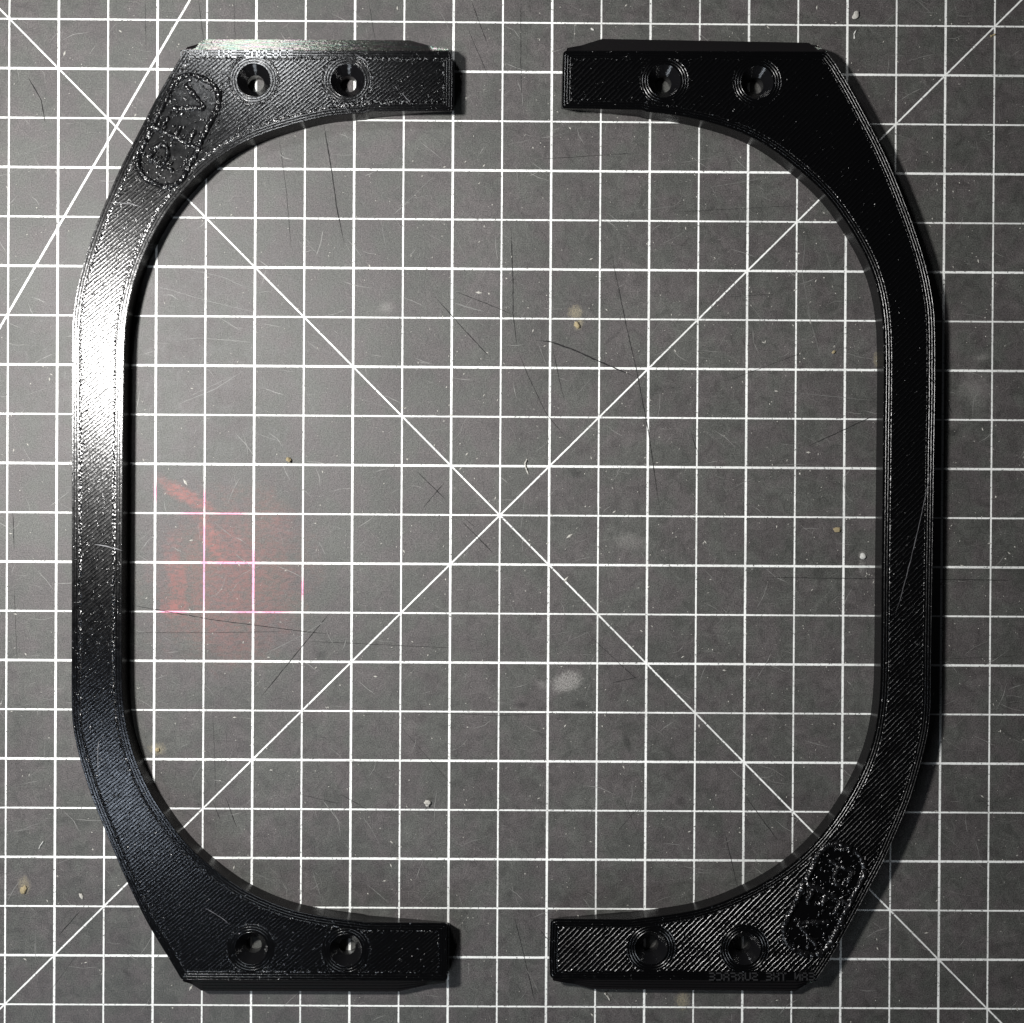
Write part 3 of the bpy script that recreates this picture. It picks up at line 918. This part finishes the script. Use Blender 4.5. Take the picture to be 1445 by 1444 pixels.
# ------------------------------------------------------------------ raised emblem: capsule ring, divider, letters
def ridge(pts, width, height, z0, closed=False, rough=0.10, step=0.3):
    """rounded bead along pts (mm), slightly lumpy like a badly squashed printed line"""
    P = np.array(pts, float)
    if closed: P = np.concatenate([P, P[:1]])
    seg = np.linalg.norm(np.diff(P, axis=0), axis=1); s = np.concatenate([[0], np.cumsum(seg)])
    n = max(3, int(s[-1] / step))
    t = np.linspace(0, s[-1], n, endpoint=not closed)
    Q = np.stack([np.interp(t, s, P[:, 0]), np.interp(t, s, P[:, 1])], 1)
    if closed: d = np.roll(Q, -1, 0) - np.roll(Q, 1, 0)
    else: d = np.gradient(Q, axis=0)
    d /= np.linalg.norm(d, axis=1)[:, None] + 1e-9
    nn = np.stack([-d[:, 1], d[:, 0]], 1)
    prof = [(-0.5, -0.05), (-0.42, 0.45), (-0.2, 0.92), (0.0, 1.0), (0.2, 0.92), (0.42, 0.45), (0.5, -0.05)]
    m = len(prof)
    v, f = [], []
    wj = 1 + 0.16 * np.convolve(nrg.normal(0, 1, n + 4), np.ones(5) / 2.2, 'valid')
    hj = 1 + 0.30 * np.convolve(nrg.normal(0, 1, n + 2), np.ones(3) / 1.7, 'valid')
    for i in range(n):
        endk = 1.0
        if not closed and (i == 0 or i == n - 1): endk = 0.55
        for (u, h) in prof:
            q = Q[i] + nn[i] * (u * width * wj[i] * endk + nrg.normal(0, rough * 0.35))
            v.append((q[0], q[1], z0 + max(-0.02, h * height * hj[i] * endk + (nrg.normal(0, rough * 0.5) if h > .3 else 0))))
    for i in range(n if closed else n - 1):
        j = (i + 1) % n
        for k in range(m - 1):
            f.append((i * m + k, i * m + k + 1, j * m + k + 1, j * m + k))
    # upward-facing
    a, b, c = (np.array(v[q]) for q in f[2][:3])
    if np.cross(b - a, c - a)[2] < 0: f = [q[::-1] for q in f]
    return v, f


def build_emblem(root, centre, axis_px, label, count):
    c = at(*centre, H)[:2]
    ax = np.array([axis_px[0], -axis_px[1]], float); ax /= np.linalg.norm(ax)     # reading direction of the letters
    upv = np.array([-ax[1], ax[0]])                                              # letter tops
    def P(u, w): return c + ax * u + upv * w
    hw, hl = 6.3, 14.6
    r = 5.4
    ring = []
    for (cu, cw, a0) in ((hl - r, hw - r, 0), (-hl + r, hw - r, 90), (-hl + r, -hw + r, 180), (hl - r, -hw + r, 270)):
        for k in range(13):
            a = math.radians(a0 + k * 7.5)
            ring.append(P(cu + r * math.cos(a), cw + r * math.sin(a)))
    v, f = ridge(ring, 1.5, 0.55, H, True, 0.15)
    # divider that is also the back of the letter E
    v2, f2 = ridge([P(-1.9, -hw + .2), P(-1.9, hw - .2)], 1.35, 0.45, H + 0.02)
    o = len(v)
    e = link("raised_emblem", mesh("raised_emblem", v + v2, f + [tuple(i + o for i in q) for q in f2], True), [M_NOD], root)
    e["label"] = label
    letters = {
        'P': [[(-9.6, -3.4), (-9.6, 3.7)], [(-9.3, 3.4), (-6.6, 3.5), (-5.0, 2.4), (-5.0, 0.9), (-6.6, -0.3), (-9.3, -0.2)]],
        'E': [[(-1.6, 3.9), (2.2, 3.9)], [(-1.6, 0.1), (1.5, 0.1)], [(-1.6, -3.7), (2.2, -3.7)]],
        'V': [[(4.4, 3.9), (8.2, -3.6)], [(11.3, 3.7), (8.2, -3.6)]]}
    for ch, strokes in letters.items():
        V_, F_ = [], []
        for k, s in enumerate(strokes):
            vv, ff = ridge([P(*q) for q in s], 1.35, 0.55, H + 0.01 * k)
            o = len(V_); V_ += vv; F_ += [tuple(i + o for i in q) for q in ff]
        link("raised_letter", mesh("raised_letter", V_, F_, True), [M_NOD], e)
    nodules(root, e, centre, axis_px, count)


def nodules(root, em, centre, axis_px, count):
    c = at(*centre, H)[:2]
    ax = np.array([axis_px[0], -axis_px[1]], float); ax /= np.linalg.norm(ax)
    upv = np.array([-ax[1], ax[0]])
    src = []
    for o in [em] + list(em.children):
        src += [np.array(v.co[:2]) * 1000 for v in o.data.vertices]
    V_, F_ = [], []
    for k in range(count):
        if rng.random() < .72:
            q = src[rng.randrange(len(src))] + nrg.normal(0, .55, 2)
        else:
            q = c + ax * rng.uniform(-14.5, 14.5) + upv * rng.uniform(-6, 6)
        r = rng.uniform(.14, .40); hgt = r * rng.uniform(.35, .8)
        st = rng.uniform(1, 2.2); a = rng.gauss(.75, .5)
        ca, sa = math.cos(a), math.sin(a)
        o = len(V_)
        base = H + rng.choice([0, 0, .2, .32])
        for rr, zz in ((1.0, 0.0), (.72, .7)):
            for t in range(7):
                b = t * 2 * math.pi / 7
                u, w = rr * r * st * math.cos(b), rr * r * math.sin(b)
                V_.append((q[0] + u * ca - w * sa, q[1] + u * sa + w * ca, base + hgt * zz - .02))
        V_.append((q[0], q[1], base + hgt))
        for t in range(7):
            t2 = (t + 1) % 7
            F_ += [(o + t, o + t2, o + 7 + t2, o + 7 + t), (o + 7 + t, o + 7 + t2, o + 14)]
    n_ = link("nodules", mesh("nodules", V_, F_, True), [M_NOD], em)
    n_["kind"] = "stuff"


build_emblem(LEFT_B, (252, 185), (0.43, -0.90), "raised capsule emblem with three letters beside a screw hole", 300)
build_emblem(RIGHT_B, (1163, 1270), (-0.43, 0.90), "raised capsule emblem with three letters near the bottom bar", 420)

# ------------------------------------------------------------------ mirrored imprint from the print bed
SEG = {'C': [[(1, 1), (0, 1), (0, 0), (1, 0)]], 'L': [[(0, 1), (0, 0), (1, 0)]],
       'E': [[(1, 1), (0, 1), (0, 0), (1, 0)], [(0, .5), (.85, .5)]],
       'A': [[(0, 0), (0, 1), (1, 1), (1, 0)], [(0, .45), (1, .45)]], 'N': [[(0, 0), (0, 1), (1, 0), (1, 1)]],
       'T': [[(0, 1), (1, 1)], [(.5, 1), (.5, 0)]], 'H': [[(0, 1), (0, 0)], [(1, 1), (1, 0)], [(0, .5), (1, .5)]],
       'S': [[(1, 1), (0, 1), (0, .5), (1, .5), (1, 0), (0, 0)]], 'U': [[(0, 1), (0, 0), (1, 0), (1, 1)]],
       'R': [[(0, 0), (0, 1), (1, 1), (1, .5), (0, .5)], [(.45, .5), (1, 0)]], 'F': [[(1, 1), (0, 1), (0, 0)], [(0, .5), (.85, .5)]]}


def imprint(root, text, e_end, y_top, y_bot, adv, flip_h):
    """letters run from the word's last E at px e_end; mirrored left-right (flip_h) or top-bottom"""
    w = adv * 0.68
    for i, ch in enumerate(reversed(text)):
        if ch == ' ': continue
        x0 = e_end + i * adv if flip_h else e_end - i * adv - w
        V_, F_ = [], []
        for s in SEG[ch]:
            pts = []
            for (u, t) in s:
                px = x0 + (1 - u) * w if flip_h else x0 + u * w
                py = (y_bot + (y_top - y_bot) * t) if flip_h else (y_top + (y_bot - y_top) * t)
                pts.append(at(px, py, H + 0.05)[:2])
            for a, b in zip(pts, pts[1:]):
                d = (b - a) / np.linalg.norm(b - a); nn = np.array([-d[1], d[0]])
                hw = 0.17
                a2, b2 = a - d * hw, b + d * hw
                o = len(V_)
                for z in (H - 0.02, H + 0.06):
                    V_ += [(*(a2 + nn * hw), z), (*(a2 - nn * hw), z), (*(b2 - nn * hw), z), (*(b2 + nn * hw), z)]
                F_ += [tuple(o + q for q in f) for f in ((4, 5, 6, 7), (0, 1, 5, 4), (1, 2, 6, 5), (2, 3, 7, 6), (3, 0, 4, 7))]
        link("imprinted_letter", mesh("imprinted_letter", V_, F_), [M_TEXT], root)


imprint(RIGHT_B, "EAN THE SURFACE", 1001.5, 1373.6, 1383.0, 10.05, True)
imprint(LEFT_B, "LEAN THE SURFACE", 412.5, 71.6, 80.6, 10.0, False)


# ------------------------------------------------------------------ marks on the brackets
def top_mark(root, pl, w, name="scratch"):
    v, f = ribbon([at(a, b, H)[:2] for a, b in pl], w, H + 0.03, jitter=.04)
    link(name, mesh(name, v, f), [M_SCR], root)


top_mark(LEFT_B, [(133, 768), (150, 771), (172, 777)], .28)
top_mark(LEFT_B, [(160, 719), (172, 723)], .18)
top_mark(LEFT_B, [(161, 598), (166, 598), (172, 594)], .3)
top_mark(LEFT_B, [(567, 134), (570, 130)], .14)
top_mark(LEFT_B, [(155, 286), (186, 288), (200, 293)], .16)
top_mark(LEFT_B, [(567, 131), (572, 138), (579, 144), (579, 147)], .2)
top_mark(LEFT_B, [(500, 76), (514, 84), (521, 92)], .22)
top_mark(LEFT_B, [(485, 148), (492, 159)], .2)
top_mark(LEFT_B, [(546, 142), (549, 149)], .25)
top_mark(LEFT_B, [(557, 121), (561, 127)], .22)
top_mark(LEFT_B, [(140, 1043), (138, 1060), (138, 1090)], .16)
top_mark(LEFT_B, [(289, 1281), (312, 1295), (325, 1305)], .12)
top_mark(RIGHT_B, [(1316, 652), (1308, 690), (1296, 745), (1285, 790), (1272, 840), (1263, 868)], .13)
top_mark(RIGHT_B, [(1310, 674), (1318, 675)], .14)

# ------------------------------------------------------------------ crumbs and shavings lying about


def crumb(px, py, size, mat, label, z=0.0, squash=0.6, stretch=1.0, ang=0.0, name="crumb", cat="crumb", seed=0):
    r = np.random.default_rng(seed)
    bm = bmesh.new()
    bmesh.ops.create_icosphere(bm, subdivisions=3, radius=1.0)
    k1 = r.normal(0, 1, (5, 3)); ph = r.uniform(0, 6, 5)
    ca, sa = math.cos(ang), math.sin(ang)
    c = at(px, py, z)
    for v in bm.verts:
        q = np.array(v.co)
        s = 1 + 0.22 * sum(math.sin(3.0 * (q @ k1[i]) + ph[i]) for i in range(5)) / 2 + r.normal(0, .04)
        q = q * s * size * 0.72 * np.array([stretch, 1, squash])
        v.co = Vector(((c[0] + q[0] * ca - q[1] * sa) * MM, (c[1] + q[0] * sa + q[1] * ca) * MM, (z + max(q[2] + size * squash * .75, 0.0)) * MM))
    me = bpy.data.meshes.new(name); bm.to_mesh(me); bm.free()
    o = link(name, me, [mat])
    tag(o, label, cat, "crumbs on the mat")
    return o


def shaving(px_pts, width, mat, label, z=0.0):
    P = [at(a, b, 0)[:2] for a, b in px_pts]
    v, f = ridge(P, width, width * 0.9, z, False, 0.03, 0.15)
    o = link("shaving", mesh("shaving", v, f, True), [mat])
    tag(o, label, "shaving", "crumbs on the mat")


crumb(814, 459, 0.85, M_TAN, "yellowish crumb in the middle of the mat just above a grid line", squash=.5, stretch=1.5, ang=-.9, seed=2)
crumb(408, 649, 0.8, M_TAN, "round tan bead alone near a horizontal grid line left of centre", squash=.9, seed=3)
crumb(34, 1255, 1.0, M_TAN, "orange-tan crumb near the left edge below the bracket", squash=.5, stretch=1.4, ang=1.3, seed=4)
crumb(222, 1058, 0.75, M_TAN, "straw-coloured crumb beside the left bracket's lower inner curve", squash=.5, seed=5)
crumb(1181, 748, 0.8, M_TAN, "pale tan crumb left of the right bracket's long side", squash=.5, stretch=1.6, ang=-.2, seed=6)
crumb(1217, 784, 1.0, M_WHITE, "white fleck close to the right bracket's inner edge", squash=.35, seed=7)
crumb(603, 1133, 1.0, M_DUST, "small grey pellet on the mat near the bottom centre", squash=.6, seed=8)
crumb(1176, 497, 0.5, M_TAN, "tiny orange crumb inside the opening near the right bracket", squash=.6, stretch=1.4, ang=.8, seed=9)
crumb(1207, 22, 1.0, M_DUST, "pale fleck beside the top edge near the right bracket's corner", squash=.4, stretch=1.4, ang=1, seed=10)
crumb(115, 1265, 0.55, M_DUST, "pinkish sliver between the left edge and the lower left bracket curve", squash=.5, stretch=2.0, ang=-1.2, seed=11)
shaving([(744, 648), (741, 654), (742, 660), (746, 670)], 0.45, M_DUST, "curled tan shaving lying across a grid line above the centre crossing")
shaving([(1208, 43), (1205, 49), (1206, 55)], 0.4, M_WHITE, "short white curl above the right bracket's sloping corner")
shaving([(834, 74 - 74 + 40), (838, 43)], 0.5, M_WHITE, "white flake above the right bracket's upper bar end")
shaving([(55, 1198), (58, 1192), (62, 1187)], 0.4, M_WHITE, "bright white sliver near the left edge beside the lower bracket curve")
shaving([(853, 1401), (858, 1407), (861, 1412)], 0.4, M_DUST, "pale sliver in the shadow under the right bracket's lower bar")
shaving([(1397, 52), (1404, 49)], 0.5, M_TAN, "short tan sliver beside a diagonal line in the upper right corner")

# fine dust: far too many grains to count
V, Fc = [], []
for k in range(4200):
    px, py = rng.uniform(-30, 1475), rng.uniform(-30, 1475)
    if rng.random() < .35:
        px, py = rng.gauss(1020, 330), rng.gauss(520, 420)
    c = at(px, py, 0)
    s = rng.choice([.05, .06, .07, .08, .1, .12, .17]) * rng.uniform(.7, 1.2)
    if rng.random() < .03: s *= 1.8
    st = rng.choice([1, 1, 1.5, 3])
    a = rng.uniform(0, 6.28); ca, sa = math.cos(a), math.sin(a)
    o = len(V)
    for q in ((st, 0, .3), (0, 1, .3), (-st, 0, .3), (0, -1, .3), (0, 0, 1)):
        V.append((c[0] + s * (q[0] * ca - q[1] * sa), c[1] + s * (q[0] * sa + q[1] * ca), 0.005 + s * q[2] * .8))
    Fc += [(o, o + 1, o + 4), (o + 1, o + 2, o + 4), (o + 2, o + 3, o + 4), (o + 3, o, o + 4)]
d = link("dust", mesh("dust", V, Fc), [M_DUST])
tag(d, "fine pale dust grains scattered over the whole mat", "dust", kind="stuff")
